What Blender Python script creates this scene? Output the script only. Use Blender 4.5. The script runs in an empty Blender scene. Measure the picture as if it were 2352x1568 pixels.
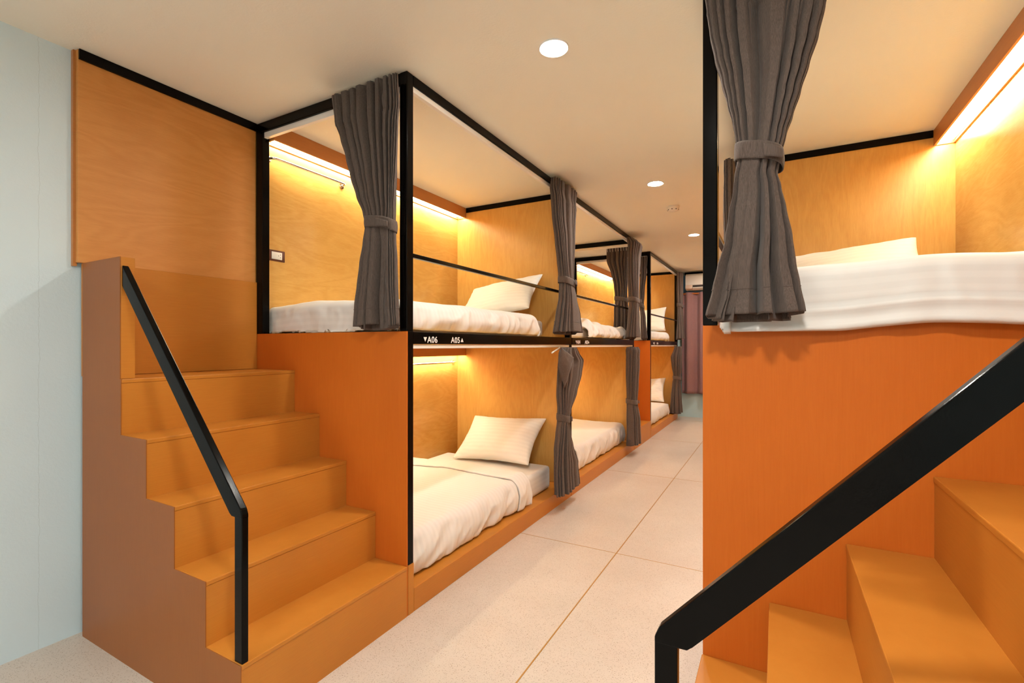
import bpy, bmesh, math, random
from mathutils import Vector, Matrix, noise

# ------------------------------------------------------------------ camera, world, exposure
S = bpy.context.scene
COL = S.collection
CAM_H, YAW, F_PX = 1.2416, 0.503, 1105.18
cam_d = bpy.data.cameras.new('camera')
cam_d.sensor_width = 36.0
cam_d.lens = 36.0 * F_PX / 2352.0
cam_d.shift_y = 8.74 / 2352.0
cam_d.clip_start = 0.02
cam = bpy.data.objects.new('camera', cam_d)
COL.objects.link(cam)
cam.location = (0, 0, CAM_H)
cam.rotation_euler = (math.pi / 2, 0, YAW)
S.camera = cam

world = bpy.data.worlds.new('world')
S.world = world
world.use_nodes = True
world.node_tree.nodes['Background'].inputs[0].default_value = (0.6, 0.7, 0.8, 1)
world.node_tree.nodes['Background'].inputs[1].default_value = 0.1

S.view_settings.view_transform = 'Standard'
S.view_settings.look = 'None'
S.view_settings.gamma = 1.0
S.view_settings.use_curve_mapping = False
S.view_settings.exposure = 0.04

DOWNLIGHT_STRENGTH = 680.0       # emission of the corridor downlights
STRIP_STRENGTH = 36.0            # emission of the berth light strips
DOWNLIGHT_COL = (1.0, 0.94, 0.84)
STRIP_COL = (1.0, 0.90, 0.62)
ROUND_STRENGTH = 250.0           # the larger round ceiling lamp over the foot of the stairs
FILL_STRENGTH = 29.0            # fill panels added behind the camera to raise the ambient light
FILL_COL = (1.0, 0.97, 0.92)

# ------------------------------------------------------------------ dimensions (metres)
H = 2.5                     # ceiling
XF = -1.482                 # corridor face of the bunk row
XB = -2.597                 # face of the wall boards behind the bunks
Y0 = 1.697                  # near end of the first bunk
AXIS = -1.695               # mirrored x = AXIS - x
MATT, DECK = 0.11, 1.304    # floor plinth, deck of the top berth
RISE0, RISE, RUN = 0.23, 0.2195, 0.195


def mirror(x):
    return AXIS - x


# ------------------------------------------------------------------ materials
def new_mat(name):
    m = bpy.data.materials.new(name)
    m.use_nodes = True
    nt = m.node_tree
    return m, nt, nt.nodes['Principled BSDF']


def node(nt, kind, **kw):
    n = nt.nodes.new(kind)
    for k, v in kw.items():
        if k.startswith('in_'):
            n.inputs[int(k[3:])].default_value = v
        else:
            setattr(n, k, v)
    return n


def coords(nt, scale=(1, 1, 1), kind='Object', rot=(0, 0, 0)):
    t = node(nt, 'ShaderNodeTexCoord')
    mp = node(nt, 'ShaderNodeMapping')
    mp.inputs['Scale'].default_value = scale
    mp.inputs['Rotation'].default_value = rot
    nt.links.new(t.outputs[kind], mp.inputs['Vector'])
    return mp.outputs['Vector']


def tex_noise(nt, vec, scale, detail=3, rough=0.5, dist=0.0):
    n = node(nt, 'ShaderNodeTexNoise')
    n.inputs['Scale'].default_value = scale
    n.inputs['Detail'].default_value = detail
    n.inputs['Roughness'].default_value = rough
    n.inputs['Distortion'].default_value = dist
    nt.links.new(vec, n.inputs['Vector'])
    return n.outputs['Fac']


def math_n(nt, op, a, b=None, c=None):
    n = node(nt, 'ShaderNodeMath', operation=op)
    for i, v in enumerate((a, b, c)):
        if v is None:
            continue
        if isinstance(v, (int, float)):
            n.inputs[i].default_value = v
        else:
            nt.links.new(v, n.inputs[i])
    return n.outputs[0]


def ramp(nt, fac, stops):
    r = node(nt, 'ShaderNodeValToRGB')
    e = r.color_ramp.elements
    while len(e) < len(stops):
        e.new(0.5)
    for i, (p, c) in enumerate(stops):
        e[i].position = p
        e[i].color = (*c, 1)
    nt.links.new(fac, r.inputs[0])
    return r.outputs[0]


def mix_col(nt, fac, a, b, blend='MIX'):
    n = node(nt, 'ShaderNodeMix', data_type='RGBA', blend_type=blend)
    for sock, v in ((n.inputs[0], fac), (n.inputs[6], a), (n.inputs[7], b)):
        if isinstance(v, (int, float)):
            sock.default_value = v
        elif isinstance(v, tuple):
            sock.default_value = (*v, 1)
        else:
            nt.links.new(v, sock)
    return n.outputs[2]


def bump(nt, bsdf, h, strength=0.2, dist=0.002):
    b = node(nt, 'ShaderNodeBump')
    b.inputs['Strength'].default_value = strength
    b.inputs['Distance'].default_value = dist
    nt.links.new(h, b.inputs['Height'])
    nt.links.new(b.outputs[0], bsdf.inputs['Normal'])


def plain(name, col, rough=0.5, metal=0.0, spec=0.5):
    m, nt, b = new_mat(name)
    b.inputs['Base Color'].default_value = (*col, 1)
    b.inputs['Roughness'].default_value = rough
    b.inputs['Metallic'].default_value = metal
    b.inputs['Specular IOR Level'].default_value = spec
    return m


def plywood(name, light, dark, stretch=(1.0, 1.0, 4.5), rough=0.3, fig=0.5, spec=0.45):
    """varnished rotary cut plywood: drifting grain figure, fine streaks, cloudy stain"""
    m, nt, b = new_mat(name)
    v = coords(nt, stretch)
    warp = tex_noise(nt, v, 1.3, 2, 0.5, 0.6)
    rings = math_n(nt, 'SINE', math_n(nt, 'MULTIPLY', warp, 62.0))
    rings = math_n(nt, 'MULTIPLY_ADD', rings, 0.5, 0.5)
    streak = tex_noise(nt, coords(nt, tuple(s * s * 1.2 + 1 for s in stretch)), 9.0, 4, 0.65)
    cloud = tex_noise(nt, coords(nt), 1.7, 3, 0.55, 0.4)
    f = math_n(nt, 'ADD', math_n(nt, 'MULTIPLY', rings, 0.16 * fig), math_n(nt, 'MULTIPLY', streak, 0.42))
    f = math_n(nt, 'ADD', f, math_n(nt, 'MULTIPLY', cloud, 0.62))
    c = ramp(nt, f, [(0.28, dark), (0.85, light)])
    nt.links.new(c, b.inputs['Base Color'])
    b.inputs['Roughness'].default_value = rough
    b.inputs['Specular IOR Level'].default_value = spec
    bump(nt, b, streak, 0.10, 0.0012)
    return m


WOOD_WALL = plywood('waxed_wall_plywood', (0.68, 0.30, 0.075), (0.54, 0.205, 0.040), (1.0, 1.0, 4.5), 0.5, 0.8)
WOOD_H = plywood('varnished_plywood', (0.80, 0.49, 0.15), (0.58, 0.29, 0.06), (1.0, 1.0, 4.5), 0.27, 0.55)
WOOD_V = plywood('varnished_plywood_upright', (0.75, 0.44, 0.125), (0.56, 0.27, 0.055), (4.0, 4.0, 0.9), 0.3, 0.6)
WOOD_PANEL = plywood('stained_plywood_panel', (0.63, 0.165, 0.020), (0.54, 0.125, 0.012), (5.0, 5.0, 0.5), 0.42, 0.25, 0.18)
WOOD_STAIR = plywood('painted_stair_wood', (0.58, 0.235, 0.036), (0.47, 0.165, 0.021), (0.7, 0.5, 5.0), 0.38, 0.15, 0.28)
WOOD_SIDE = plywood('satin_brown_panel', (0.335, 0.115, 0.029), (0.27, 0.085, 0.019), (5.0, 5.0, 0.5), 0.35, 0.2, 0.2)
WOOD_TRIM = plywood('plain_wood_board', (0.60, 0.25, 0.07), (0.46, 0.16, 0.035), (1.0, 0.4, 5.0), 0.4, 0.3)


def black_paint():
    m, nt, b = new_mat('glossy_black_paint')
    n = tex_noise(nt, coords(nt), 60, 3, 0.6)
    c = ramp(nt, n, [(0.3, (0.0022, 0.0018, 0.0016)), (0.75, (0.0032, 0.0025, 0.0022))])
    nt.links.new(c, b.inputs['Base Color'])
    b.inputs['Roughness'].default_value = 0.15
    b.inputs['Specular IOR Level'].default_value = 0.11
    bump(nt, b, tex_noise(nt, coords(nt), 220, 2), 0.12, 0.0006)
    return m


BLACK = black_paint()


def curtain_cloth(name, a, c2):
    m, nt, b = new_mat(name)
    v = coords(nt, (260, 260, 12))
    n = tex_noise(nt, v, 3.0, 3, 0.7)
    c = ramp(nt, n, [(0.3, a), (0.72, c2)])
    nt.links.new(c, b.inputs['Base Color'])
    b.inputs['Roughness'].default_value = 0.85
    b.inputs['Specular IOR Level'].default_value = 0.25
    b.inputs['Sheen Weight'].default_value = 0.12
    b.inputs['Sheen Roughness'].default_value = 0.5
    bump(nt, b, n, 0.25, 0.0008)
    return m


CLOTH = curtain_cloth('heathered_grey_curtain', (0.058, 0.042, 0.036), (0.145, 0.108, 0.092))
CLOTH_P = curtain_cloth('plum_curtain', (0.24, 0.125, 0.125), (0.34, 0.185, 0.18))


def sateen(name, base=(0.76, 0.74, 0.72)):
    """white hotel sateen with woven satin stripes across the bed"""
    m, nt, b = new_mat(name)
    uv = node(nt, 'ShaderNodeUVMap')
    sep = node(nt, 'ShaderNodeSeparateXYZ')
    nt.links.new(uv.outputs[0], sep.inputs[0])
    s = math_n(nt, 'SINE', math_n(nt, 'MULTIPLY', sep.outputs[1], 2 * math.pi / 0.034))
    s = math_n(nt, 'SMOOTH_MIN', math_n(nt, 'MAXIMUM', math_n(nt, 'MULTIPLY_ADD', s, 2.2, 0.5), 0.0), 1.0, 0.1)
    c = mix_col(nt, s, base, tuple(x * 0.965 for x in base))
    nt.links.new(c, b.inputs['Base Color'])
    r = math_n(nt, 'MULTIPLY_ADD', s, 0.14, 0.5)
    nt.links.new(r, b.inputs['Roughness'])
    b.inputs['Specular IOR Level'].default_value = 0.3
    bump(nt, b, tex_noise(nt, coords(nt), 22, 4, 0.6), 0.12, 0.004)
    return m


SHEET = sateen('striped_white_sateen')
PILLOW = sateen('striped_white_pillowcase', (0.80, 0.78, 0.73))


def terrazzo():
    m, nt, b = new_mat('cream_terrazzo')
    v = coords(nt)
    cloud = tex_noise(nt, v, 1.6, 4, 0.6)
    base = ramp(nt, cloud, [(0.3, (0.58, 0.50, 0.43)), (0.75, (0.67, 0.60, 0.53))])
    out = base
    for scale, cut, col, amt in ((210, 0.33, (0.30, 0.23, 0.17), 0.5), (110, 0.2, (0.26, 0.17, 0.11), 0.7),
                                 (40, 0.085, (0.50, 0.30, 0.13), 0.55)):
        vo = node(nt, 'ShaderNodeTexVoronoi')
        vo.inputs['Scale'].default_value = scale
        nt.links.new(v, vo.inputs['Vector'])
        inside = math_n(nt, 'LESS_THAN', vo.outputs['Distance'], cut)
        sepc = node(nt, 'ShaderNodeSeparateColor')
        nt.links.new(vo.outputs['Color'], sepc.inputs[0])
        pick = math_n(nt, 'GREATER_THAN', sepc.outputs[0], 0.45)
        f = math_n(nt, 'MULTIPLY', math_n(nt, 'MULTIPLY', inside, pick), amt)
        out = mix_col(nt, f, out, col)
    nt.links.new(out, b.inputs['Base Color'])
    b.inputs['Roughness'].default_value = 0.38
    b.inputs['Specular IOR Level'].default_value = 0.4
    return m


TERRAZZO = terrazzo()


def wall_paint(name, col, crack_y=None):
    m, nt, b = new_mat(name)
    v = coords(nt)
    n = tex_noise(nt, v, 90, 4, 0.6)
    big = tex_noise(nt, v, 1.2, 3)
    c = ramp(nt, big, [(0.3, tuple(x * 0.96 for x in col)), (0.7, col)])
    if crack_y is not None:                         # the hairline crack in the plaster
        sep = node(nt, 'ShaderNodeSeparateXYZ')
        nt.links.new(v, sep.inputs[0])
        wob = tex_noise(nt, coords(nt, (0, 0, 1)), 7.0, 6, 0.75)
        d = math_n(nt, 'ABSOLUTE', math_n(nt, 'SUBTRACT', math_n(nt, 'MULTIPLY_ADD', wob, 0.035, crack_y - 0.0175), sep.outputs[1]))
        f = math_n(nt, 'MULTIPLY', math_n(nt, 'LESS_THAN', d, 0.0006), 0.28)
        c = mix_col(nt, f, c, (0.14, 0.2, 0.2))
    nt.links.new(c, b.inputs['Base Color'])
    b.inputs['Roughness'].default_value = 0.6
    bump(nt, b, n, 0.25, 0.003)
    return m


TEAL = wall_paint('pale_blue_wall_paint', (0.66, 0.79, 0.86), 0.79)
TEAL_PLAIN = wall_paint('pale_blue_wall_paint_plain', (0.52, 0.71, 0.75))
BLUE = wall_paint('deep_blue_paint', (0.09, 0.30, 0.58))
CREAM = wall_paint('cream_wall_paint', (0.80, 0.77, 0.70))
CEIL = wall_paint('matt_ceiling_paint', (0.88, 0.855, 0.75))
WHITE_METAL = plain('white_lacquered_metal', (0.82, 0.80, 0.77), 0.3)
WHITE_PLASTIC = plain('white_plastic', (0.82, 0.79, 0.73), 0.35)
DARK_PLASTIC = plain('dark_plastic', (0.05, 0.035, 0.03), 0.4)
BROWN_PLASTIC = plain('brown_plastic', (0.10, 0.028, 0.012), 0.3)
CHROME = plain('chrome', (0.72, 0.68, 0.62), 0.12, 1.0)
BRASS = plain('brass_strip', (0.50, 0.27, 0.07), 0.4, 0.3)
COPPER = plain('copper_rod', (0.62, 0.20, 0.05), 0.35, 0.5)
LETTER = plain('white_lettering', (0.85, 0.80, 0.78), 0.5)


def emitter(name, col, strength):
    m, nt, b = new_mat(name)
    b.inputs['Base Color'].default_value = (0.8, 0.8, 0.8, 1)
    b.inputs['Emission Color'].default_value = (*col, 1)
    b.inputs['Emission Strength'].default_value = strength
    return m


LAMP = emitter('downlight_glow', DOWNLIGHT_COL, DOWNLIGHT_STRENGTH)
FILL_PANEL = emitter('fill_panel_glow', FILL_COL, FILL_STRENGTH)
ROUND = emitter('round_lamp_glow', DOWNLIGHT_COL, ROUND_STRENGTH)
STRIP = emitter('warm_strip_glow', STRIP_COL, STRIP_STRENGTH)

# ------------------------------------------------------------------ mesh helpers


class MB:
    """collects shapes in world coordinates and links them as one mesh object"""

    def __init__(self, mir=False, dy=0.0):
        self.bm = bmesh.new()
        self.mir, self.dy = mir, dy

    def box(self, x0, x1, y0, y1, z0, z1, bev=0.0):
        r = bmesh.ops.create_cube(self.bm, size=1.0)
        vs = r['verts']
        for v in vs:
            v.co = Vector(((x0 + x1) / 2 + v.co.x * (x1 - x0), (y0 + y1) / 2 + v.co.y * (y1 - y0), (z0 + z1) / 2 + v.co.z * (z1 - z0)))
        if bev:
            es = list({e for v in vs for e in v.link_edges})
            bmesh.ops.bevel(self.bm, geom=es, offset=bev, segments=2, profile=0.5, affect='EDGES')
        return self

    def prism(self, pts, axis, a0, a1, bev=0.0):
        """polygon in the plane across `axis` ('x': (y,z), 'y': (x,z), 'z': (x,y)) swept from a0 to a1"""
        def co(p, a):
            return {'x': (a, p[0], p[1]), 'y': (p[0], a, p[1]), 'z': (p[0], p[1], a)}[axis]
        A = [self.bm.verts.new(co(p, a0)) for p in pts]
        B = [self.bm.verts.new(co(p, a1)) for p in pts]
        n = len(pts)
        fs = [self.bm.faces.new(A), self.bm.faces.new(B[::-1])]
        for i in range(n):
            fs.append(self.bm.faces.new((A[i], B[i], B[(i + 1) % n], A[(i + 1) % n])))
        if bev:
            es = list({e for f in fs for e in f.edges})
            bmesh.ops.bevel(self.bm, geom=es, offset=bev, segments=2, profile=0.5, affect='EDGES')
        return self

    def tube(self, pts, r, n=12):
        pts = [Vector(p) for p in pts]
        rings = []
        up = Vector((0.123, 0.31, 0.94)).normalized()
        for i, p in enumerate(pts):
            d = (pts[min(i + 1, len(pts) - 1)] - pts[max(i - 1, 0)]).normalized()
            s = d.cross(up).normalized()
            t = s.cross(d)
            rr = r[i] if isinstance(r, (list, tuple)) else r
            rings.append([self.bm.verts.new(p + s * rr * math.cos(2 * math.pi * k / n) + t * rr * math.sin(2 * math.pi * k / n)) for k in range(n)])
        for a, b in zip(rings, rings[1:]):
            for k in range(n):
                self.bm.faces.new((a[k], a[(k + 1) % n], b[(k + 1) % n], b[k]))
        self.bm.faces.new(rings[0][::-1])
        self.bm.faces.new(rings[-1])
        return self

    def lathe(self, prof, cx, cy, n=40):
        """(radius, z) profile turned about the upright line through cx, cy"""
        rings = []
        for r, z in prof:
            rings.append([self.bm.verts.new((cx + r * math.cos(2 * math.pi * k / n), cy + r * math.sin(2 * math.pi * k / n), z)) for k in range(n)])
        for a, b in zip(rings, rings[1:]):
            for k in range(n):
                self.bm.faces.new((a[k], a[(k + 1) % n], b[(k + 1) % n], b[k]))
        if prof[0][0] > 0:
            self.bm.faces.new(rings[0][::-1])
        if prof[-1][0] > 0:
            self.bm.faces.new(rings[-1])
        return self

    def grid(self, f, nu, nv, closed_u=False):
        """surface f(u, v) -> point, (uvx, uvy)"""
        uvl = self.bm.loops.layers.uv.verify()
        V, U = [], []
        nuu = nu if closed_u else nu + 1
        for j in range(nv + 1):
            row, ur = [], []
            for i in range(nuu):
                p, t = f(i / nu, j / nv)
                row.append(self.bm.verts.new(p))
                ur.append(t)
            V.append(row)
            U.append(ur)
        for j in range(nv):
            for i in range(nu):
                i2 = (i + 1) % nuu
                fc = self.bm.faces.new((V[j][i], V[j][i2], V[j + 1][i2], V[j + 1][i]))
                for lp, t in zip(fc.loops, (U[j][i], U[j][i2], U[j + 1][i2], U[j + 1][i])):
                    lp[uvl].uv = t
        return self

    def build(self, name, mat, parent=None, smooth=False, angle=None, solid=0.0, sub=0, recalc=True):
        bm = self.bm
        for v in bm.verts:
            if self.mir:
                v.co.x = AXIS - v.co.x
            v.co.y += self.dy
        if recalc:
            bmesh.ops.recalc_face_normals(bm, faces=bm.faces)
        elif self.mir:
            bmesh.ops.reverse_faces(bm, faces=bm.faces)
        org = Vector((0, 0, 0))
        q = parent
        while q is not None:
            org += q.location
            q = q.parent
        bmesh.ops.translate(bm, verts=bm.verts, vec=-org)
        me = bpy.data.meshes.new(name)
        bm.to_mesh(me)
        bm.free()
        me.materials.append(mat)
        if smooth:
            for p in me.polygons:
                p.use_smooth = True
            if angle:
                me.set_sharp_from_angle(angle=math.radians(angle))
        o = bpy.data.objects.new(name, me)
        COL.objects.link(o)
        if parent is not None:
            o.parent = parent
        if solid:
            s = o.modifiers.new('thickness', 'SOLIDIFY')
            s.thickness = solid
            s.offset = -1
        if sub:
            s = o.modifiers.new('smooth', 'SUBSURF')
            s.levels = s.render_levels = sub
        return o


def tag(o, label, cat, group=None):
    o['label'] = label
    o['category'] = cat
    if group:
        o['group'] = group
    return o


def thing(name, loc, label, cat, group=None):
    o = bpy.data.objects.new(name, None)
    o.empty_display_size = 0.1
    o.location = loc
    COL.objects.link(o)
    return tag(o, label, cat, group)


def struct(name, mb, mat, **kw):
    o = mb.build(name, mat, **kw)
    o['kind'] = 'structure'
    return o


def fbm(x, y, z, octv=3):
    a, s, r = 1.0, 1.0, 0.0
    for _ in range(octv):
        r += a * noise.noise(Vector((x * s, y * s, z * s)))
        a *= 0.5
        s *= 2.05
    return r


# ------------------------------------------------------------------ the room
FAR, NEAR, XWL, XWR = 8.8, -3.2, -2.64, 0.95
struct('floor', MB().box(XWL - .1, XWR + .1, NEAR - .1, FAR + .1, -0.1, 0), TERRAZZO)
struct('ceiling', MB().box(XWL - .1, XWR + .1, NEAR - .1, FAR + .1, H, H + 0.1), CEIL)
struct('wall_left', MB().box(XWL - .1, XWL, NEAR - .1, FAR + .1, 0, H), TEAL)
struct('wall_right', MB().box(XWR, XWR + .1, NEAR - .1, FAR + .1, 0, H), TEAL_PLAIN)
struct('wall_near', MB().box(XWL, XWR, NEAR - .1, NEAR, 0, H), CREAM)
struct('wall_far', MB().box(XWL, XWR, FAR, FAR + .1, 0, H), TEAL_PLAIN)
struct('trim_1', MB().box(XF - .02, XWR, FAR - .012, FAR, 2.13, 2.452), BLUE)                     # blue band over the far window
struct('trim_2', MB().box(-1.40, XWR, FAR - .05, FAR, 2.452, 2.5, .002), BLACK)                   # black strip under the ceiling
fl = MB()
fl.box(-0.8425, -0.8365, NEAR, FAR, -.01, 0.0012)
struct('trim_3', fl, BRASS)                                                                      # brass strips in the terrazzo
fl = MB()
for y in (-0.86, 0.98, 2.818, 4.66, 6.50, 8.34):
    fl.box(XWL, XWR, y - .0018, y + .0018, -.01, 0.0009)
struct('trim_4', fl, BRASS)

# ------------------------------------------------------------------ ceiling fittings
DL_LABEL = {1.868: 'round glowing ceiling downlight nearest the stairs, largest of the corridor row',
            3.815: 'round glowing ceiling downlight just before the smoke detector',
            5.801: 'round glowing ceiling downlight beyond the smoke detector'}
for x, y in ((-0.826, 1.868), (-0.826, 3.815), (-0.826, 5.801), (-0.826, 7.75)):
    t = thing('ceiling_downlight', (x, y, H), DL_LABEL.get(y, 'round glowing ceiling downlight out over the rest of the corridor'), 'ceiling light', 'corridor ceiling downlights')
    MB().lathe([(0.051, H - .001), (0.052, H - .004), (0.060, H - .006), (0.062, H - .004), (0.063, H)], x, y).build('trim_ring', WHITE_METAL, t, smooth=True, angle=40)
    MB().lathe([(0.0515, H - .001), (0.051, H - .0035)], x, y, 24).build('light_diffuser', LAMP, t)

t = thing('round_ceiling_lamp', (-0.08, 0.32, H), 'larger round ceiling lamp over the foot of the stairs', 'ceiling light')
MB().lathe([(0.102, H - .001), (0.104, H - .016), (0.112, H - .018), (0.118, H - .012), (0.12, H)], -0.08, 0.32).build('trim_ring', WHITE_METAL, t, smooth=True, angle=40)
MB().lathe([(0.1015, H - .001), (0.1015, H - .014)], -0.08, 0.32, 32).build('light_diffuser', ROUND, t)
for x in (-1.75, 0.05):  # unseen fill lights, added to brighten the near walls, ceiling and end panels
    t = thing('fill_panel_light', (x, -1.75, H), 'flat square fill light added on the ceiling behind the camera', 'ceiling light', 'square fill lights added behind the camera')
    MB().box(x - .32, x + .32, -2.07, -1.43, H - .02, H, .003).build('frame', WHITE_METAL, t)
    MB().box(x - .30, x + .30, -2.05, -1.45, H - .022, H - .0195).build('light_diffuser', FILL_PANEL, t)

t = thing('smoke_detector', (-0.824, 4.527, H), 'small round white smoke detector between two ceiling downlights', 'smoke detector')
MB().lathe([(0.056, H), (0.056, H - .012), (0.050, H - .018), (0.047, H - .034), (0.036, H - .044), (0.0, H - .047)], -0.824, 4.527).build('housing', WHITE_PLASTIC, t, smooth=True, angle=40)
for k in range(8):
    mb = MB()
    a = 2 * math.pi * k / 8
    cx, cy = -0.824 + .0455 * math.cos(a), 4.527 + .0455 * math.sin(a)
    mb.box(cx - .005, cx + .005, cy - .005, cy + .005, H - .036, H - .029, .001)
    mb.build('vent_slot', DARK_PLASTIC, t)

# ------------------------------------------------------------------ far wall: air conditioner, window curtain
t = thing('air_conditioner', (-0.93, 8.66, 2.175), 'white wall air conditioner under the ceiling on the blue end wall', 'air conditioner')
mb = MB()
mb.prism([(8.788, 2.45), (8.62, 2.45), (8.585, 2.42), (8.575, 2.27), (8.60, 2.215), (8.66, 2.178), (8.788, 2.178)], 'x', -1.36, -0.50, .006)
mb.build('housing', WHITE_PLASTIC, t, smooth=True, angle=35)
MB().prism([(8.603, 2.205), (8.607, 2.230), (8.572, 2.258), (8.566, 2.236)], 'x', -1.24, -0.58, .002).build('air_outlet', DARK_PLASTIC, t)
MB().prism([(8.600, 2.186), (8.606, 2.198), (8.560, 2.220), (8.556, 2.210)], 'x', -1.24, -0.58, .002).build('louvre', WHITE_PLASTIC, t)
MB().prism([(8.60, 2.18), (8.612, 2.235), (8.562, 2.262), (8.552, 2.20)], 'x', -1.358, -1.245, .008).build('display_cap', plain('beige_plastic', (.62, .48, .38), .4), t, smooth=True, angle=40)


def wavy(u, v):
    x = -1.44 + u * 1.15
    a = 0.032 + .006 * math.sin(v * 5 + u * 9)
    ph = (x + 1.37) * 2 * math.pi / 0.215
    y = 8.70 - a * math.sin(ph) - 0.010 * math.sin(2 * ph + .5) + .004 * noise.noise(Vector((u * 9, v * 3, 2)))
    return (x, y, 0.415 + v * 1.735), (x, v * 1.7)


t = thing('window_curtain', (-0.86, 8.70, 0.415), 'long plum purple curtain hanging below the air conditioner on the end wall', 'curtain')
MB().grid(wavy, 130, 30).build('drape', CLOTH_P, t, smooth=True, solid=.003)
MB().tube([(-1.46, 8.70, 2.125), (-0.25, 8.70, 2.125)], 0.012).build('curtain_rod', COPPER, t, smooth=True, angle=40)


# ------------------------------------------------------------------ bunks
def number_lettering(parent, text, y, up, mir, dy, label):
    """condensed white number and its triangle on the front beam"""
    cu = bpy.data.curves.new('berth_number', 'FONT')
    cu.body = text
    cu.size = 0.0425
    cu.offset = 0.00055
    cu.extrude = 0.0004
    cu.space_character = 1.08
    tmp = bpy.data.objects.new('berth_number', cu)
    COL.objects.link(tmp)
    dg = bpy.context.evaluated_depsgraph_get()
    me = bpy.data.meshes.new_from_object(tmp.evaluated_get(dg))
    bpy.data.objects.remove(tmp)
    bm = bmesh.new()
    bm.from_mesh(me)
    xs = [v.co.x for v in bm.verts]
    w = max(xs) - min(xs)
    x0 = min(xs)
    yt = y + (0.0 if up else 0.028)
    for v in bm.verts:
        lx, ly, lz = v.co
        v.co = Vector((XF + 0.0008 + lz, yt + (lx - x0) / w * 0.079, 1.2545 + ly))
    ty = y + 0.0785 + .010 if up else y
    tri = [(ty, 1.259), (ty + .025, 1.259), (ty + .0125, 1.280)] if up else [(ty, 1.281), (ty + .025, 1.281), (ty + .0125, 1.259)]
    A = [bm.verts.new((XF + .0004, *p)) for p in tri]
    B = [bm.verts.new((XF + .0012, *p)) for p in tri]
    bm.faces.new(A)
    bm.faces.new(B)
    for i in range(3):
        bm.faces.new((A[i], A[(i + 1) % 3], B[(i + 1) % 3], B[i]))
    mb = MB()
    mb.bm.free()
    mb.bm = bm
    o = mb.build('berth_number', LETTER, parent)
    o['label'] = label
    return o


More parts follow.
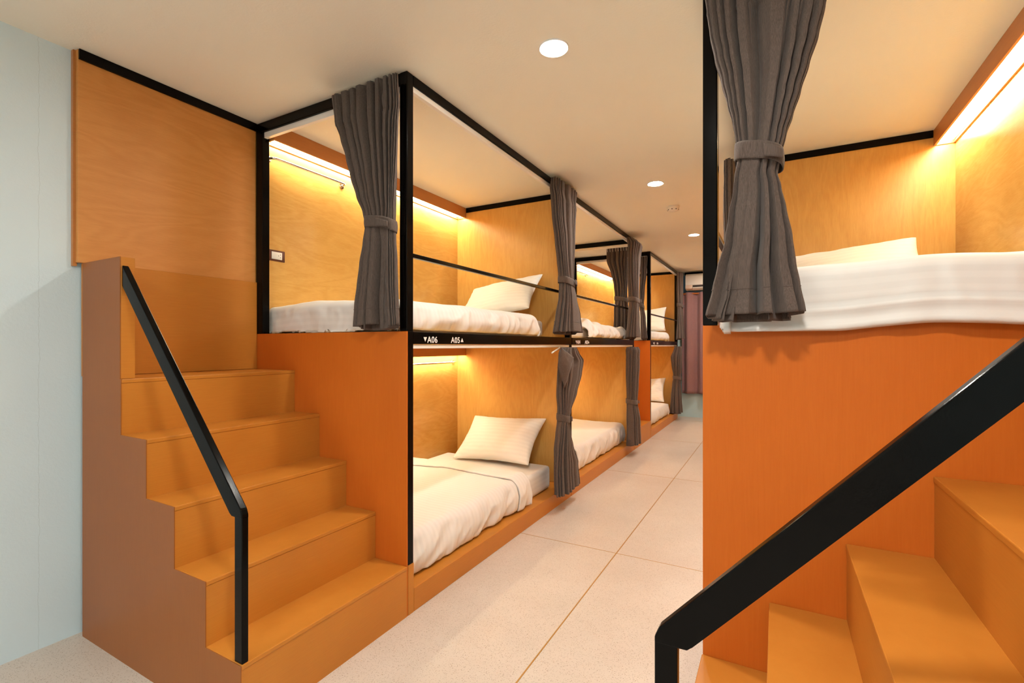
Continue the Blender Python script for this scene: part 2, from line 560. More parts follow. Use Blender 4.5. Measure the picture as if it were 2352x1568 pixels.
def bunk(y0, y1, label, name_group, numbers=None, num_y=0.072, near_entry=True, far_entry=False, near_wall=False, mir=False, dy=0.0, lower=True, front_mid=True, far_post=True):
    M = lambda: MB(mir, dy)
    cx = (XB + XF) / 2
    t = thing('bunk_bed', (mirror(cx) if mir else cx, (y0 + y1) / 2 + dy, 0), label, 'bunk bed', name_group)
    P = 0.045
    yi0 = y0 + 0.004
    ye = y1
    part = 0.03
    # floor plinth and the deck between the two berths
    M().box(XB, XF, yi0 + (P if near_entry else 0), ye - .001, 0, MATT, .003).build('base_platform', WOOD_STAIR, t)
    M().box(XB, XF - .02, yi0 + .022, ye - .002, 1.247, DECK).build('deck', WOOD_V, t)
    M().box(XB - .02, XB, yi0, ye, 0, H - .001).build('back_panel', WOOD_H, t)
    # end boards
    if near_entry:
        M().box(XB, XF - .0004, y0, y0 + .006, 0.0, 1.306, .001).box(XB, XF - P - .0002, y0 + .005, y0 + .022, 0.0, 1.306, .001).build('end_panel', WOOD_PANEL, t)
    if far_entry:
        M().box(XB, XF - P, ye - .022, ye, 0.0, 1.306, .002).build('end_panel', WOOD_PANEL, t)
        M().box(XB, XF - P, ye - .034, ye - .0225, MATT, 1.246).build('headboard', WOOD_V, t)
    else:
        h = M().box(XB, XF - P, ye - part, ye, MATT, H - .001).build('headboard', WOOD_V, t)
        M().box(XB + .1, XF - P, ye - part - .006, ye - part, 2.456, H - .001).build('ceiling_strip', BLACK, t)
    # posts
    def post(xa, ya, z0, z1):
        M().box(xa, xa + P, ya, ya + P, z0, z1, .004).build('post', BLACK, t)
    if near_entry:
        M().box(XF - P, XF, y0 + .0062, y0 + P, RISE0 + .0004, 1.308, .003).box(XF - P, XF, y0, y0 + P, 1.306, 2.4995, .004).build('post', BLACK, t)
        M().box(XB, XB + .058, y0, y0 + P, 1.306, 2.45, .004).build('post', BLACK, t)
    if far_entry:
        post(XF - P, ye - P, 0.11, 2.4995)
        M().box(XB, XB + .058, ye - P, ye, 1.306, 2.45, .004).build('post', BLACK, t)
    else:
        post(XF - P, ye - P * .5 - .005 if far_post == 'shared' else ye - P, MATT + .001, 2.4995)
    yA = y0 + (P if near_entry else .028)
    yB = ye - P * (.5 if far_post == 'shared' else 1)
    # rails
    M().box(XF - P, XF, yA - .001, yB, 2.452, 2.4985, .003).build('top_rail', BLACK, t)
    if near_entry:
        M().box(XB + .0, XF - P + .001, y0, y0 + P, 2.445, 2.4975, .003).build('top_rail', BLACK, t)
        M().box(XB + .05, XF - P, y0 + .012, y0 + .034, 2.414, 2.445, .002).build('curtain_track', WHITE_METAL, t)
    if far_entry:
        M().box(XB + .0, XF - P + .001, ye - P, ye, 2.445, 2.4975, .003).build('top_rail', BLACK, t)
        M().box(XB + .05, XF - P, ye - P + .012, ye - P + .034, 2.414, 2.445, .002).build('curtain_track', WHITE_METAL, t)
    M().box(XF - .030, XF - .008, yA, yB - .002, 2.426, 2.452, .002).build('curtain_track', WHITE_METAL, t)
    M().box(XF - .023, XF - .001, yA, yB - .002, 1.650, 1.670, .003).build('guard_rail', BLACK, t)
    beam = M().box(XF - .02, XF, yA, yB, 1.247, 1.3045, .002).build('front_beam', BLACK, t)
    M().box(XF - .026, XF - .006, yA + .002, yB - .002, 1.226, 1.2445, .002).build('curtain_track', WHITE_METAL, t)
    if numbers:
        lo, hi = numbers
        number_lettering(beam, lo, yA + num_y, False, mir, dy, 'white number %s with a down-pointing triangle' % lo)
        number_lettering(beam, hi, yA + num_y + .221, True, mir, dy, 'white number %s with an up-pointing triangle' % hi)
    # light pelmets along the back board
    yp0, yp1 = y0 + P + .002, (ye - part if not far_entry else ye - P)
    for z0, z1 in ((2.408, H - .001), (1.150, 1.247)):
        mb = M()
        mb.box(XB + .086, XB + .098, yp0, yp1, z0, z1, .001)
        mb.box(XB, XB + .010, yp0, yp1, z0, z0 + .007)
        mb.box(XB + .010, XB + .086, yp0, yp0 + .008, z0, z1)
        mb.box(XB + .010, XB + .086, yp1 - .008, yp1, z0, z0 + .02)
        pel = mb.build('light_pelmet', WOOD_TRIM, t)
        M().box(XB + .011, XB + .085, yp0 + .01, yp1 - .01, z0 + .020, z0 + .024).build('light_diffuser', STRIP, pel)
    return t


bunk(Y0, 3.70, 'double-deck orange plywood bunk numbered A06 and A05 beside the stairs', 'plywood bunks of the long row', ('A06', 'A05'), .072, far_post='shared')
bunk(3.702, 5.70, 'double-deck plywood bunk numbered A04 and A03, middle one of the long row', 'plywood bunks of the long row', ('A04', 'A03'), .073, near_entry=False, far_entry=True)
bunk(6.53, 8.56, 'double-deck plywood bunk farthest down the row, next to the plum window curtain', 'plywood bunks of the long row', ('A02', 'A01'), .12)
bunk(Y0, 3.70, 'unnumbered orange plywood bunk across the aisle, its end panel facing the viewer', 'plywood bunks across the aisle', None, mir=True, dy=-.012, far_post='shared')
bunk(3.702, 5.70, 'second plywood bunk across the aisle, hidden behind the first one', 'plywood bunks across the aisle', None, near_entry=False, far_entry=True, mir=True, dy=-.012)
bunk(6.53, 8.56, 'last plywood bunk across the aisle, hidden behind the others', 'plywood bunks across the aisle', None, mir=True, dy=-.012)

# ------------------------------------------------------------------ stairs


def stairs(y0, y1, label, newel=True, rail=True, mir=False, dy=0.0, rail_dx=0.0, plinth=True, backing=True):
    M = lambda: MB(mir, dy)
    cx = (XB + XF) / 2
    t = thing('staircase', (mirror(cx) if mir else cx, (y0 + y1) / 2 + dy, 0), label, 'stairs', 'wooden stairs up to the top berths')
    zs = [0] + [RISE0 + RISE * i for i in range(5)]
    xs = [XF - RUN * i for i in range(5)]
    ys = y0 + .003 if newel else y0 + .002
    for i in range(5):
        mb = M()
        mb.box(XB, xs[i], ys, y1 - .001, zs[i] if i else 0, zs[i + 1] - .0165)
        mb.box(XB, xs[i] + .0025, ys, y1 - .001, zs[i + 1] - .016, zs[i + 1], .0025)
        if i == 0 and plinth:
            mb.box(XF - .0449, xs[0], y1 + .009, y1 + .0475, 0, RISE0 - .0003, .001)
        mb.build('step', WOOD_STAIR, t)
    if newel:
        pts = [(XB, 0)]
        for i in range(5):
            pts += [(xs[i] + .0025, zs[i]), (xs[i] + .0025, zs[i + 1])]
        pts += [(xs[4] - .004, zs[5]), (xs[4] - .004, 1.592), (XB, 1.592)]
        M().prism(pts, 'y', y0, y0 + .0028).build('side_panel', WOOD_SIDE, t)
        M().box(XB - .02, xs[4] - .004, y0 + .0029, y0 + .052, zs[5] + .0005, 1.592, .002).build('newel_board', WOOD_STAIR, t)
    if backing:
        M().box(XB + .001, XB + .012, y0 + .053, y1 - .001, zs[5] + .001, 1.598, .002).build('back_board', WOOD_STAIR, t)
    if rail:
        xo = XF + .001 + rail_dx * (-1 if mir else 1)
        ya, yb = y0 + .005, y0 + .028
        top = lambda d: 0.712 + 1.083 * d
        low = lambda d: top(d) - .083
        d1 = (xo - xs[4])
        mb = M()
        mb.prism([(xo, top(0) - .010), (xo - .008, top(.008)), (xo - d1, top(d1)), (xo - d1, low(d1)), (xo - .066, low(.066)), (xo - .058, .692), (xo, .690)], 'y', ya, yb, .003)
        r = mb.build('handrail', BLACK, t)
        M().box(xo - .041, xo, ya + .0005, yb - .0005, RISE0 + .0005, .698, .003).build('handrail_post', BLACK, r)
    return t


stairs(0.9157, Y0, 'orange wooden stairs with black handrail against the pale blue wall')
stairs(0.9157, Y0, 'orange wooden stairs below the big tied curtain, thick black rail crossing before them', mir=True, dy=-.012, rail_dx=.015)
stairs(5.702, 6.528, 'wooden stairs between the middle and farthest bunks, little more than one step showing', newel=False, rail=False, backing=False)

# tall wood board above the stairs with its black strip
t = thing('wall_board', (XB - .01, 1.29, 1.6), 'tall orange plywood wall board with black top strip above the stairs', 'wall panel')
MB().box(XB - .022, XB, 0.900, Y0 - .001, 1.594, H - .001, .002).build('board', WOOD_WALL, t)
MB().box(XB - .0005, XB + .010, 0.902, Y0 - .001, 2.456, H - .001, .001).build('top_strip', BLACK, t)
MB().box(XWL + .001, XB - .022, 0.892, 0.905, 1.58, H - .001).build('edge_strip', WOOD_TRIM, t)
t = thing('wall_board', (mirror(XB), 1.29, 1.6), 'plywood wall board above the stairs under the big curtain, out of frame', 'wall panel')
MB(True, -.012).box(XB - .022, XB, 0.900, Y0 - .001, 1.594, H - .001, .002).build('board', WOOD_WALL, t)


# ------------------------------------------------------------------ bedding
def rnd(s, W, r):
    """arc length s over an edge of half-flat width W, radius r -> (across, drop)"""
    if s < W - r:
        return s, 0.0
    q = s - (W - r)
    if q < r * math.pi / 2:
        return W - r + r * math.sin(q / r), r * (1 - math.cos(q / r))
    return W, r + (q - r * math.pi / 2)


def mattress(x0, x1, y0, y1, z0, z1, label, mir=False, dy=0.0):
    def f(u, v):
        return None
    mb = MB(mir, dy)
    bm = mb.bm
    mb.box(x0, x1, y0, y1, z0 + .0008, z1)
    bmesh.ops.bevel(bm, geom=list(bm.edges), offset=.035, segments=4, profile=.6, affect='EDGES')
    uvl = bm.loops.layers.uv.verify()
    for fc in bm.faces:
        for lp in fc.loops:
            c = lp.vert.co
            lp[uvl].uv = (c.x, c.z * 1.0 + c.y if abs(fc.normal.x) < .6 else c.z)
    return tag(mb.build('mattress', SHEET, smooth=True, angle=60), label, 'mattress', 'white mattresses in the berths')


def duvet(x0, x1, y0, y1, zb, zt, label, seed=0, mir=False, dy=0.0, near_drop=True, far_drop=0.05, wr=1.0, lump=0.0, bulge=0.0, cuff=False, nx=110, ny=170, r=0.05, overhang=0.0, near_rest=.022):
    """quilt over a mattress: flat top, hangs down at the aisle side and at its near end"""
    W, L = x1 - x0, y1 - y0
    hang = zt - zb - (.022 if overhang else .006)
    sx = W + hang - r + (r * math.pi / 2) - r * 0
    nd = hang + r * (math.pi / 2 - 1) if near_drop else 0.03
    fd = far_drop
    TL = L + nd + fd

    def f(u, v, lift=0.0):
        a = u * (W - r + r * math.pi / 2 + hang - r)
        ax, da = rnd(a, W, r)
        s = v * TL
        if s < nd + r and near_drop:
            ay, db = rnd(nd - s + r + .0, r, r)
            by = y0 + r - ay
        elif s > TL - fd - .03:
            ay, db = rnd(s - (TL - fd - .03), .03, .018)
            db = min(db, .022)
            by = y1 - .03 + ay
        else:
            db, by = 0.0, y0 + (s - nd)
            if not near_drop and s < .09:
                db = near_rest * (1 - s / .09) ** 2
        # creases on the hanging side, soft folds on the top
        side = min(1.0, da / .06)
        n1 = fbm(ax * 3.1 + seed, by * 2.3, seed * 1.7, 3)
        n2 = fbm(by * 9 + seed, a * 2.6, 3.1 + seed, 3)
        n3 = abs(fbm(by * 6.5 + a * 5.5, by * 2.0 - a * 3, seed + 7, 2))
        z = zt - (max(da, db) if overhang else da + db) + n1 * .008 * wr * (1 - side) + lift
        if lump:
            z += lump * (1 - side) * min(1, s / .16) * max(0, fbm(ax * 2.7 + 5 + seed, by * 2.6 + seed, 1.3, 2)) * (1 if db == 0 else max(0, 1 - db / .05))
        z += .012 * math.sin(math.pi * min(1, max(0, ax / W))) * (1 - side)
        x = x0 + ax + side * (n2 * .013 + (.012 - n3 * .022)) * wr
        dbn = min(1.0, db / .05)
        y = by - (dbn * ((fbm(ax * 9, db * 6, seed + 2, 3) * .010 + fbm(ax * 3.5 + db * 6, db * 2, seed + 4, 2) * .012) * wr - bulge * math.sin(min(1.0, db / max(.01, hang)) * math.pi) * -1 if near_drop and by < y0 + r + .01 else 0))
        if side > .5 and da > r:
            k = (da - r) / max(.01, hang - r)
            x += .014 * math.sin(k * math.pi) - .012 * k
            z += k * .010 * fbm(by * 5, seed, 2, 2)
        if overhang and near_drop and by < y0 + r + .01 and db > r:
            k = (db - r) / max(.01, hang - r)
            y -= overhang * k + .010 * max(0.0, math.sin((k - .72) / .28 * math.pi)) if k > .72 else overhang * k
            y += .006 * math.exp(-((k - .70) / .05) ** 2)
        zmin = zb + .011 + .004 * abs(n2)
        if overhang and by > y0 + .016:
            zmin = DECK + .012 + .004 * abs(n2)
        if overhang and db > r:            # the hem sags a little beside the curtain
            z -= .013 * math.exp(-((ax - .77) / .18) ** 2) * min(1, (db - r) / .08)
            zb2 = zb - .03
        else:
            zb2 = zb
        z = max(z, zmin if not (overhang and by <= y0 + .016) else zb2)
        return Vector((x, y, z)), (ax + da, s)

    t = MB(mir, dy).grid(f, nx, ny).build('duvet', SHEET, smooth=True, solid=.008, recalc=True)
    tag(t, label, 'duvet', 'white striped duvets')
    if cuff:
        c0, c1 = (nd + L - .17) / TL, 0.999

        def g(u, v):
            p, uv = f(u, c0 + (c1 - c0) * v, 0)
            e = math.sin(math.pi * min(1, v * 1.0)) ** .5
            a = u * (W - r + r * math.pi / 2 + hang - r)
            side = min(1.0, max(0, rnd(a, W, r)[1]) / .04)
            wob = .006 * noise.noise(Vector((u * 4, v * 2, seed)))
            return p + Vector((side * (.012 + .010 * e), wob * 2 + (.02 - .04 * u) * 0, (1 - side) * (.010 + .012 * e + wob))), (uv[0], uv[1])
        MB(mir, dy).grid(g, nx, 24).build('turned_cuff', SHEET, t, smooth=True, solid=.009)
    return t


def pillow(cx, cy, cz, W, D, T, tilt, roll, label, yaw=0.0, seed=0, mir=False, dy=0.0):
    N = 44
    R = Matrix.Rotation(yaw, 3, 'Z') @ Matrix.Rotation(roll, 3, 'Y') @ Matrix.Rotation(tilt, 3, 'X')
    mb = MB(mir, dy)

    def shape(sign):
        def f(u, v):
            a, b = u * 2 - 1, v * 2 - 1
            px = a * W / 2 * (1 - .085 * (1 - b * b) ** 1.2)
            py = b * D / 2 * (1 - .115 * (1 - a * a) ** 1.2)
            e = max(0.0, (1 - a * a) * (1 - b * b))
            h = T / 2 * e ** .42
            w = fbm(a * 2.2 + seed, b * 2.2, sign + seed, 3) * .008 * min(1, e * 5)
            edge = abs(fbm(a * 5 + seed, b * 5, 4, 2)) * .012 * min(1, e * 12) * max(0, 1 - e * 2.2)
            q = R @ Vector((px, py, sign * (h + w - edge)))
            return Vector((cx, cy, cz)) + q, (px, py + 3)
        return f
    mb.grid(shape(1), N, N)
    mb.grid(shape(-1), N, N)
    bmesh.ops.remove_doubles(mb.bm, verts=mb.bm.verts, dist=.0006)
    return tag(mb.build('pillow', PILLOW, smooth=True, sub=1), label, 'pillow', 'white pillows')


TILT = math.radians(41)
# first bunk, lower berth
mattress(-2.585, -1.575, 1.82, 3.50, MATT, .289, 'white mattress of the lower berth A06 beside the aisle')
duvet(-2.58, -1.545, 1.753, 3.03, MATT, .322, 'white striped duvet with turned-back cuff on lower berth A06', seed=1, cuff=True, wr=1.15)
pillow(-2.02, 3.455, .468, .72, .48, .15, TILT, -.035, 'white striped pillow propped at the head of lower berth A06', seed=3)
# first bunk, upper berth
mattress(-2.585, -1.60, 1.84, 3.42, DECK + .002, 1.434, 'white mattress of the upper berth A05 above the number beam')
duvet(-2.59, -1.550, 1.754, 3.20, DECK + .002, 1.470, 'white duvet covering upper berth A05 behind the guard rail', seed=5, wr=1.2, r=.06)
pillow(-2.02, 3.452, 1.634, .70, .46, .15, TILT + .03, -.13, 'white pillow leaning at the head of upper berth A05', seed=8)
# second bunk
mattress(-2.585, -1.605, 3.84, 5.55, MATT, .285, 'white mattress of lower berth A04, mostly under its duvet')
duvet(-2.59, -1.568, 4.10, 5.57, MATT, .325, 'white striped duvet on lower berth A04 behind the flared curtain', seed=11, wr=1.2, far_drop=.2, near_drop=False)
mattress(-2.585, -1.62, 3.80, 5.45, DECK + .002, 1.405, 'white mattress of upper berth A03, under the rumpled duvet')
duvet(-2.59, -1.545, 4.35, 5.56, DECK + .002, 1.450, 'rumpled white striped duvet heaped on upper berth A03', seed=14, wr=2.2, lump=.14, far_drop=.13, r=.07, near_drop=False, near_rest=.036)
# third bunk
mattress(-2.585, -1.575, 6.65, 8.30, MATT, .27, 'white mattress of the lower berth in the farthest bunk')
duvet(-2.59, -1.545, 6.60, 8.05, MATT, .300, 'white duvet on the lower berth of the farthest bunk', seed=17, nx=60, ny=90)
pillow(-1.98, 8.28, .482, .70, .46, .15, TILT + .3, -.05, 'white pillow on the lower berth of the farthest bunk', seed=19)
mattress(-2.585, -1.60, 6.68, 8.31, DECK + .002, 1.42, 'white mattress of the upper berth in the farthest bunk')
duvet(-2.59, -1.545, 6.585, 8.10, DECK + .002, 1.445, 'white duvet on the upper berth of the farthest bunk', seed=23, nx=60, ny=90)
pillow(-1.96, 8.27, 1.656, .70, .48, .16, TILT + .35, -.08, 'white pillow on the upper berth of the farthest bunk', seed=29)
# bunk across the aisle, upper berth
mattress(-2.585, -1.59, 1.80, 3.42, DECK + .002, 1.44, 'white mattress of the bunk across the aisle, hidden by its duvet', mir=True, dy=-.012)
duvet(-2.53, -1.567, 1.676, 3.05, 1.313, 1.474, 'large white duvet spilling over the end panel across the aisle', seed=31, mir=True, dy=-.012, wr=1.0, overhang=.012, r=.05)
pillow(-2.045, 3.33, 1.650, .74, .50, .16, TILT + .05, .10, 'white pillow behind the duvet in the bunk across the aisle', seed=37, mir=True)


# ------------------------------------------------------------------ curtains
def lerp_rows(rows, z):
    if z >= rows[0][0]:
        return rows[0][1:]
    for a, b in zip(rows, rows[1:]):
        if a[0] >= z >= b[0]:
            k = (a[0] - z) / (a[0] - b[0])
            k2 = k * k * (3 - 2 * k) * .5 + k * .5
            return tuple(p + (q - p) * k2 for p, q in zip(a[1:], b[1:]))
    return rows[-1][1:]


def curtain(axis, rows, tie, label, normal=-1, seed=0, folds=(15, 9), mir=False, dy=0.0, nu=440, nv=110, header=.055, hem=.075, ztop=None, group='grey berth curtains', hooks=0, sharp=1.0, side_knot=0):
    """gathered drape: closed bundle of folds, waist held by a tie band.
    rows: (z, centre along the rail, half width, centre across, half depth), top to bottom"""
    z1, z0 = (ztop or rows[0][0]), rows[-1][0]
    rng = random.Random(seed)
    nf1, nf2 = folds
    ph1 = [rng.uniform(-.35, .35) for _ in range(nf1 * 2 + 2)]
    ph2 = [rng.uniform(-.4, .4) for _ in range(nf2 * 2 + 2)]
    am1 = [rng.uniform(.55, 1.15) for _ in range(nf1 * 2 + 2)]
    am2 = [rng.uniform(.45, 1.25) for _ in range(nf2 * 2 + 2)]

    def fold(t, n, ph, am, z):
        wide = .35 if z > tie else .9
        q = t * n + (wide * math.sin(2 * math.pi * (2 * t + ph[0])) + .6 * wide * math.sin(2 * math.pi * (5 * t + ph[1]))) * (n / 24)
        q += .16 * noise.noise(Vector((t * n * .7, z * 2.0, seed)))
        i = int(math.floor(q)) % n
        fr = q - math.floor(q)
        s = min(1.0, math.sin(math.pi * fr) * 1.25) ** .75
        return (s - .8) * (.55 + .45 * am[i]) * 1.25 + .22 * (am[i] - .85)

    def pos(t, z, grow=0.0):
        c, hw, d, hd = lerp_rows(rows, z)
        a = 2 * math.pi * t
        ca, sa = math.cos(a), math.sin(a)
        sx = math.copysign(abs(ca) ** .8, ca)
        sy = math.copysign(abs(sa) ** .62, sa)
        up = z > tie
        near = math.exp(-((z - tie) / .05) ** 2)
        if up:
            k = min(1, max(0, (z - tie) / .25))
            f = fold(t, nf1, ph1, am1, z)
            amp = (.013 + .013 * k) * sharp
            if z > z1 - header:
                amp *= .75
            elif z > z1 - header - .10:
                amp *= .75 + .5 * math.sin((z1 - header - z) / .10 * math.pi)
        else:
            k = min(1, (tie - z) / .30)
            f = fold(t, nf2, ph2, am2, z)
            amp = (.011 + .027 * k) * sharp
        amp *= (1 - .55 * near)
        amp = min(amp, hd * .85)
        wv = .006 * noise.noise(Vector((t * 5, z * 4, seed + 9.0)))
        if z < z0 + hem:
            amp += .0015
        # waists wander a little so the folds are not straight lines
        c += .010 * noise.noise(Vector((t * 7, z * 3.0, seed))) * (1 - near)
        al = c + sx * max(.008, hw - amp * .5 + f * amp * .9 + wv * .5 + grow)
        ac = d + sy * (max(.006, hd - amp * .6) + f * amp * 1.7 + wv + grow)
        return al, ac

    def at(al, ac, z):
        return Vector((al, ac, z)) if axis == 'x' else Vector((ac, al, z))

    c, hw, d, hd = lerp_rows(rows, z1)
    base = at(c, d, z0)
    if mir:
        base = Vector((AXIS - base.x, base.y, base.z))
    base.y += dy
    t = thing('curtain', base, label, 'curtain', group)

    def f(u, v):
        z = z1 + (z0 - z1) * v
        al, ac = pos(u, z)
        zz = z + (.008 * noise.noise(Vector((u * 6, 1.0, seed))) if v > .93 else 0)
        if v > .75 and z0 > 1:            # the back of the bundle hangs a little lower
            zz -= .024 * max(0.0, -normal * math.sin(2 * math.pi * u)) * ((v - .75) / .25)
        return at(al, ac, zz), (u * 2, z)
    MB(mir, dy).grid(f, nu, nv, closed_u=True).build('drape', CLOTH, t, smooth=True, solid=.002)
    # hem seam: thin stitched ridge
    hz = z0 + hem
    MB(mir, dy).grid(lambda u, v: (at(*pos(u, hz - .004 + .004 * v, .0014 * math.sin(math.pi * v)), hz - .002 + .004 * v), (u, v)), nu, 4, closed_u=True).build('hem', CLOTH, t, smooth=True)
    # tie band: a strap bound round the waist

    def band(u, v):
        z = tie + .026 * (1 - 2 * v)
        c, hw, d, hd = lerp_rows(rows, tie)
        a = 2 * math.pi * u
        ca, sa = math.cos(a), math.sin(a)
        g = .004 + .002 * math.sin(math.pi * v) + .003 * noise.noise(Vector((u * 9, v, seed)))
        al = c + math.copysign(abs(ca) ** .8, ca) * (hw + g)
        ac = d + math.copysign(abs(sa) ** .7, sa) * (hd + g)
        sag = .010 * math.sin(a + .6) + .012 * ca * (1 if axis == 'x' else .4)
        return at(al, ac, z - sag), (u, v * .05)
    tb = MB(mir, dy).grid(band, 90, 8, closed_u=True).build('tieback', CLOTH, t, smooth=True, solid=.003)
    # the loose tongue of the strap
    c, hw, d, hd = lerp_rows(rows, tie)
    sgn = normal

    def tongue(u, v):
        al = c + hw * (.25 + .75 * u) * (side_knot or 1)
        ac = d + sgn * (hd * (1 - .55 * u ** 2.5) + .016 + .012 * u)
        return at(al, ac, tie - .002 + (.019 * (1 - 2 * v)) * (1 - .3 * u) - .014 * u), (u, v * .05)
    MB(mir, dy).grid(tongue, 14, 5).build('strap_end', CLOTH, tb, smooth=True, solid=.003)
    if hooks:
        mb = MB(mir, dy)
        for i in range(hooks):
            al = c0 = lerp_rows(rows, z1)[0] + lerp_rows(rows, z1)[1] * (-.85 + 1.7 * i / (hooks - 1))
            dd = lerp_rows(rows, z1)[2] - sgn * (lerp_rows(rows, z1)[3] + .004)
            p = at(al, dd, z1)
            mb.tube([p + Vector((0, 0, .012)), p + Vector((0, 0, -.02)), p + Vector((0.002, 0, -.045))], .0022, 6)
        mb.build('curtain_hook', WHITE_PLASTIC, t)
    return t


def with_depth(rows, d):
    return [(z, c, w, d, h) for z, c, w, h in rows]


LC = with_depth([(2.468, -1.711, 0.216, 0.020), (2.334, -1.694, 0.210, 0.030), (2.242, -1.677, 0.184, 0.035), (2.142, -1.660, 0.163, 0.035),
                 (2.043, -1.646, 0.146, 0.035), (1.945, -1.629, 0.123, 0.035), (1.862, -1.609, 0.098, 0.035), (1.801, -1.600, 0.084, 0.035),
                 (1.719, -1.608, 0.097, 0.035), (1.624, -1.615, 0.112, 0.040), (1.520, -1.621, 0.125, 0.040), (1.433, -1.627, 0.135, 0.040), (1.335, -1.629, 0.142, 0.040)], 1.652)
curtain('x', LC, 1.798, 'grey curtain tied beside the corner post at the head of the stairs', seed=2, folds=(24, 14))

RC = [(2.43, -0.030, .19, 1.630, .028), (2.270, -0.030, .170, 1.625, .030), (2.209, -0.033, .160, 1.620, .035), (2.127, -0.034, .144, 1.615, .040), (2.047, -0.035, .123, 1.610, .045),
      (1.973, -0.037, .103, 1.605, .045), (1.906, -0.039, .084, 1.600, .045), (1.854, -0.043, .071, 1.600, .045), (1.790, -0.047, .060, 1.600, .045), (1.739, -0.056, .062, 1.600, .045),
      (1.699, -0.054, .071, 1.600, .045), (1.632, -0.054, .085, 1.597, .050), (1.553, -0.054, .099, 1.595, .050), (1.474, -0.061, .116, 1.593, .050), (1.415, -0.062, .128, 1.592, .050), (1.333, -0.063, .144, 1.579, .050)]
curtain('x', RC, 1.797, 'large grey curtain tied in front of the black post across the aisle', seed=7, folds=(20, 11), nu=620, nv=150)

C2 = [(2.470, 3.440, .236, -1.430, .042), (2.396, 3.429, .226, -1.432, .048), (2.325, 3.427, .214, -1.425, .05), (2.214, 3.429, .197, -1.425, .05), (2.021, 3.445, .155, -1.425, .05),
      (1.882, 3.450, .122, -1.425, .05), (1.758, 3.460, .095, -1.425, .048), (1.710, 3.470, .090, -1.425, .048), (1.604, 3.490, .125, -1.425, .055), (1.489, 3.505, .185, -1.425, .065), (1.345, 3.505, .231, -1.425, .075)]
curtain('y', C2, 1.733, 'grey curtain tied at the foot of berth A05, first along the aisle face', normal=1, seed=12, folds=(22, 12))

C2L = [(1.225, 3.497, .12, -1.420, .040), (1.185, 3.50, .17, -1.420, .045), (1.119, 3.545, .225, -1.420, .055), (1.012, 3.519, .205, -1.420, .055), (0.863, 3.459, .155, -1.420, .050), (0.743, 3.405, .075, -1.420, .045),
       (0.683, 3.390, .055, -1.420, .042), (0.570, 3.395, .094, -1.420, .050), (0.457, 3.405, .140, -1.420, .055), (0.311, 3.446, .205, -1.420, .055), (0.122, 3.475, .230, -1.420, .055)]
lowc = curtain('y', C2L, .690, 'grey curtain with flopped top corners between lower berths A06 and A04', normal=1, seed=18, folds=(18, 14))

C4 = [(2.440, 5.47, .190, -1.440, .045), (2.384, 5.47, .190, -1.412, .070), (2.250, 5.47, .18, -1.420, .056), (2.021, 5.47, .15, -1.428, .058), (1.791, 5.47, .11, -1.426, .055), (1.728, 5.47, .105, -1.423, .053), (1.561, 5.47, .16, -1.423, .058), (1.335, 5.47, .20, -1.433, .076)]
curtain('y', C4, 1.752, 'grey curtain tied at the foot of berth A03, outer one on the aisle face', normal=1, seed=25, folds=(18, 11), nu=340)
C4L = [(1.222, 5.47, .13, -1.440, .06), (1.185, 5.47, .15, -1.436, .072), (0.996, 5.47, .15, -1.436, .068), (0.786, 5.47, .14, -1.440, .060), (0.597, 5.47, .11, -1.448, .054), (0.408, 5.47, .14, -1.436, .068), (0.122, 5.47, .165, -1.430, .076)]
curtain('y', C4L, .600, 'grey curtain tied beside the plinth at the foot of lower berth A04', normal=1, seed=27, folds=(16, 9), nu=340)
C5 = with_depth([(2.425, -1.700, .138, .020), (2.277, -1.702, .136, .030), (2.113, -1.674, .107, .035), (1.971, -1.657, .091, .035), (1.820, -1.650, .078, .035), (1.770, -1.648, .080, .035), (1.669, -1.650, .094, .040), (1.335, -1.655, .112, .040)], 5.745)
curtain('x', C5, 1.795, 'dark grey curtain seen from its hooked back inside upper berth A03', normal=1, seed=33, folds=(18, 11), nu=340, hooks=8)
CB3 = with_depth([(2.425, -1.560, .058, .025), (2.207, -1.563, .049, .030), (1.940, -1.580, .038, .030), (1.762, -1.584, .028, .030), (1.605, -1.567, .042, .035), (1.335, -1.555, .052, .040)], 6.485)
curtain('x', CB3, 1.77, 'narrow grey curtain tied beside the corner post of the farthest bunk', normal=-1, seed=41, folds=(12, 8), nu=260)
C3 = [(2.441, 8.36, .16, -1.410, .050), (2.325, 8.36, .15, -1.412, .050), (2.173, 8.36, .13, -1.416, .052), (2.030, 8.36, .11, -1.415, .049), (1.898, 8.36, .09, -1.410, .043), (1.715, 8.36, .12, -1.408, .050), (1.461, 8.36, .16, -1.410, .066), (1.350, 8.36, .18, -1.409, .074)]
curtain('y', C3, 1.90, 'grey curtain tied on the upper berth of the farthest bunk, next to the plum curtain', normal=1, seed=44, folds=(13, 8), nu=260)
C3L = [(1.222, 8.3, .11, -1.427, .055), (1.048, 8.3, .14, -1.456, .09), (0.904, 8.3, .13, -1.450, .08), (0.761, 8.3, .10, -1.445, .064), (0.690, 8.3, .09, -1.447, .06), (0.629, 8.3, .09, -1.453, .065), (0.365, 8.3, .13, -1.459, .088), (0.125, 8.3, .15, -1.459, .10)]
curtain('y', C3L, .70, 'grey curtain tied on the lower berth of the farthest bunk, under its upper curtain', normal=1, seed=46, folds=(13, 8), nu=260)
# the far curtain of the bunk across the aisle, glimpsed behind the large one (mirrored coordinates)
CR = [(2.40, 3.42, .17, -1.432, .036), (2.2, 3.42, .16, -1.432, .042), (1.8, 3.44, .09, -1.432, .040), (1.335, 3.46, .18, -1.425, .052)]
curtain('y', CR, 1.75, 'grey curtain glimpsed behind the large tied curtain across the aisle', normal=1, seed=52, folds=(14, 9), nu=260, mir=True)


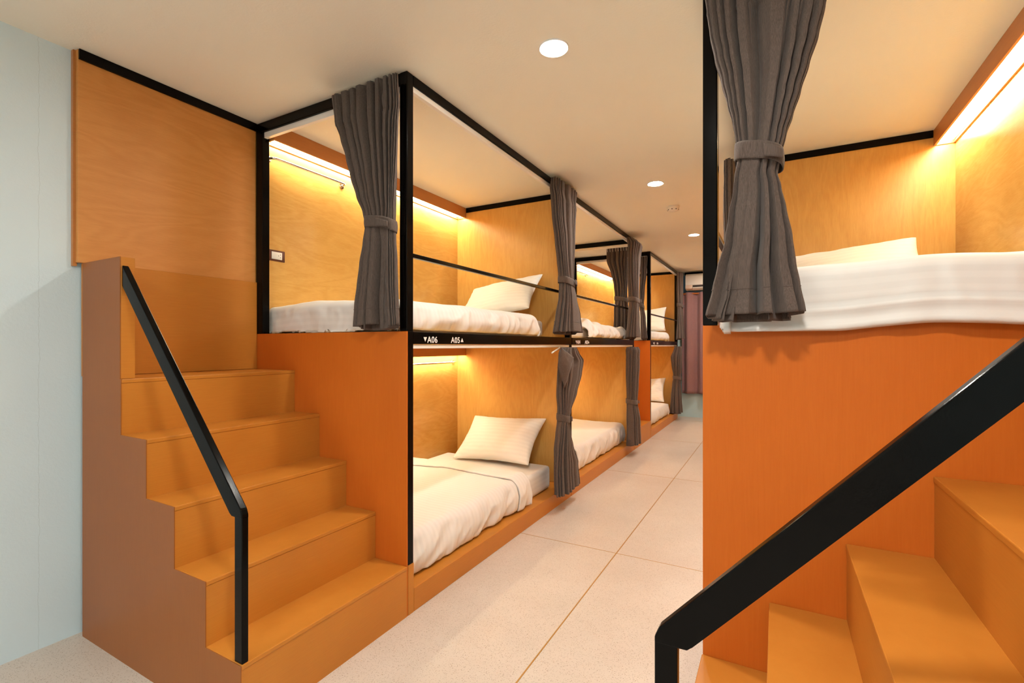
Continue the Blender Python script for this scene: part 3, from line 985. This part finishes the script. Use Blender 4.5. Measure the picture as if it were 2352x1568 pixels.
# flopped header corners of the lower curtain
def flap(u, v):
    # triangular corner of the header folded forward and down
    a, b, c, d = Vector((-1.372, 3.235, 1.226)), Vector((-1.335, 3.385, 1.150)), Vector((-1.366, 3.285, .930)), Vector((-1.392, 3.215, 1.090))
    p = (a * (1 - u) + b * u) * (1 - v) + (d * (1 - u) + c * u) * v
    p.x += .018 * math.sin(u * math.pi) * math.sin(v * math.pi) + .004 * noise.noise(p * 30)
    return p, (u * .1, v * .15)


MB().grid(flap, 12, 14).build('header_flap', CLOTH, lowc, smooth=True, solid=.003)
MB().tube([(-1.47, 3.432, 1.230), (-1.455, 3.40, 1.222), (-1.45, 3.245, 1.186)], [.004, .005, .006], 8).build('curtain_hook', WHITE_PLASTIC, lowc, smooth=True, angle=40)


# ------------------------------------------------------------------ clothes rails and power outlet
def clothes_rail(ya, yb, z, label):
    x = XB + .05
    t = thing('clothes_rail', (XB, (ya + yb) / 2, z), label, 'clothes rail', 'chrome clothes rails')
    r = .03
    pts = [(XB + .004, ya, z)]
    for k in range(6):
        a = k / 5 * math.pi / 2
        pts.append((x - r + r * math.sin(a), ya + r - r * math.cos(a), z))
    for k in range(6):
        a = k / 5 * math.pi / 2
        pts.append((x - r + r * math.cos(a), yb - r + r * math.sin(a), z))
    pts.append((XB + .004, yb, z))
    MB().tube(pts, .008, 14).build('bar', CHROME, t, smooth=True, angle=50)
    for y in (ya, yb):
        MB().tube([(XB + .0006, y, z), (XB + .006, y, z), (XB + .009, y, z)], [.02, .02, .012], 20).build('wall_flange', CHROME, t, smooth=True, angle=40)
    return t


clothes_rail(1.768, 2.31, 2.325, 'chrome clothes rail under the light strip of upper berth A05')
clothes_rail(3.02, 3.60, 1.088, 'chrome clothes rail under the light strip of lower berth A06')
clothes_rail(6.62, 7.06, 2.325, 'chrome clothes rail under the light strip of the farthest upper berth')

t = thing('power_outlet', (XB, 1.8175, 1.77), 'brown wall plate with white power socket on the back board of berth A05', 'power outlet')
MB().box(XB + .0005, XB + .006, 1.758, 1.877, 1.738, 1.803, .002).build('cover_plate', BROWN_PLASTIC, t, smooth=True, angle=30)
sk = MB().box(XB + .004, XB + .010, 1.788, 1.856, 1.749, 1.792, .0015).build('socket', WHITE_PLASTIC, t, smooth=True, angle=30)
mb = MB()
for y, z in ((1.832, 1.771), (1.845, 1.779), (1.845, 1.762)):
    mb.box(XB + .009, XB + .0104, y - .002, y + .002, z - .002, z + .002)
mb.build('pin_hole', DARK_PLASTIC, sk)
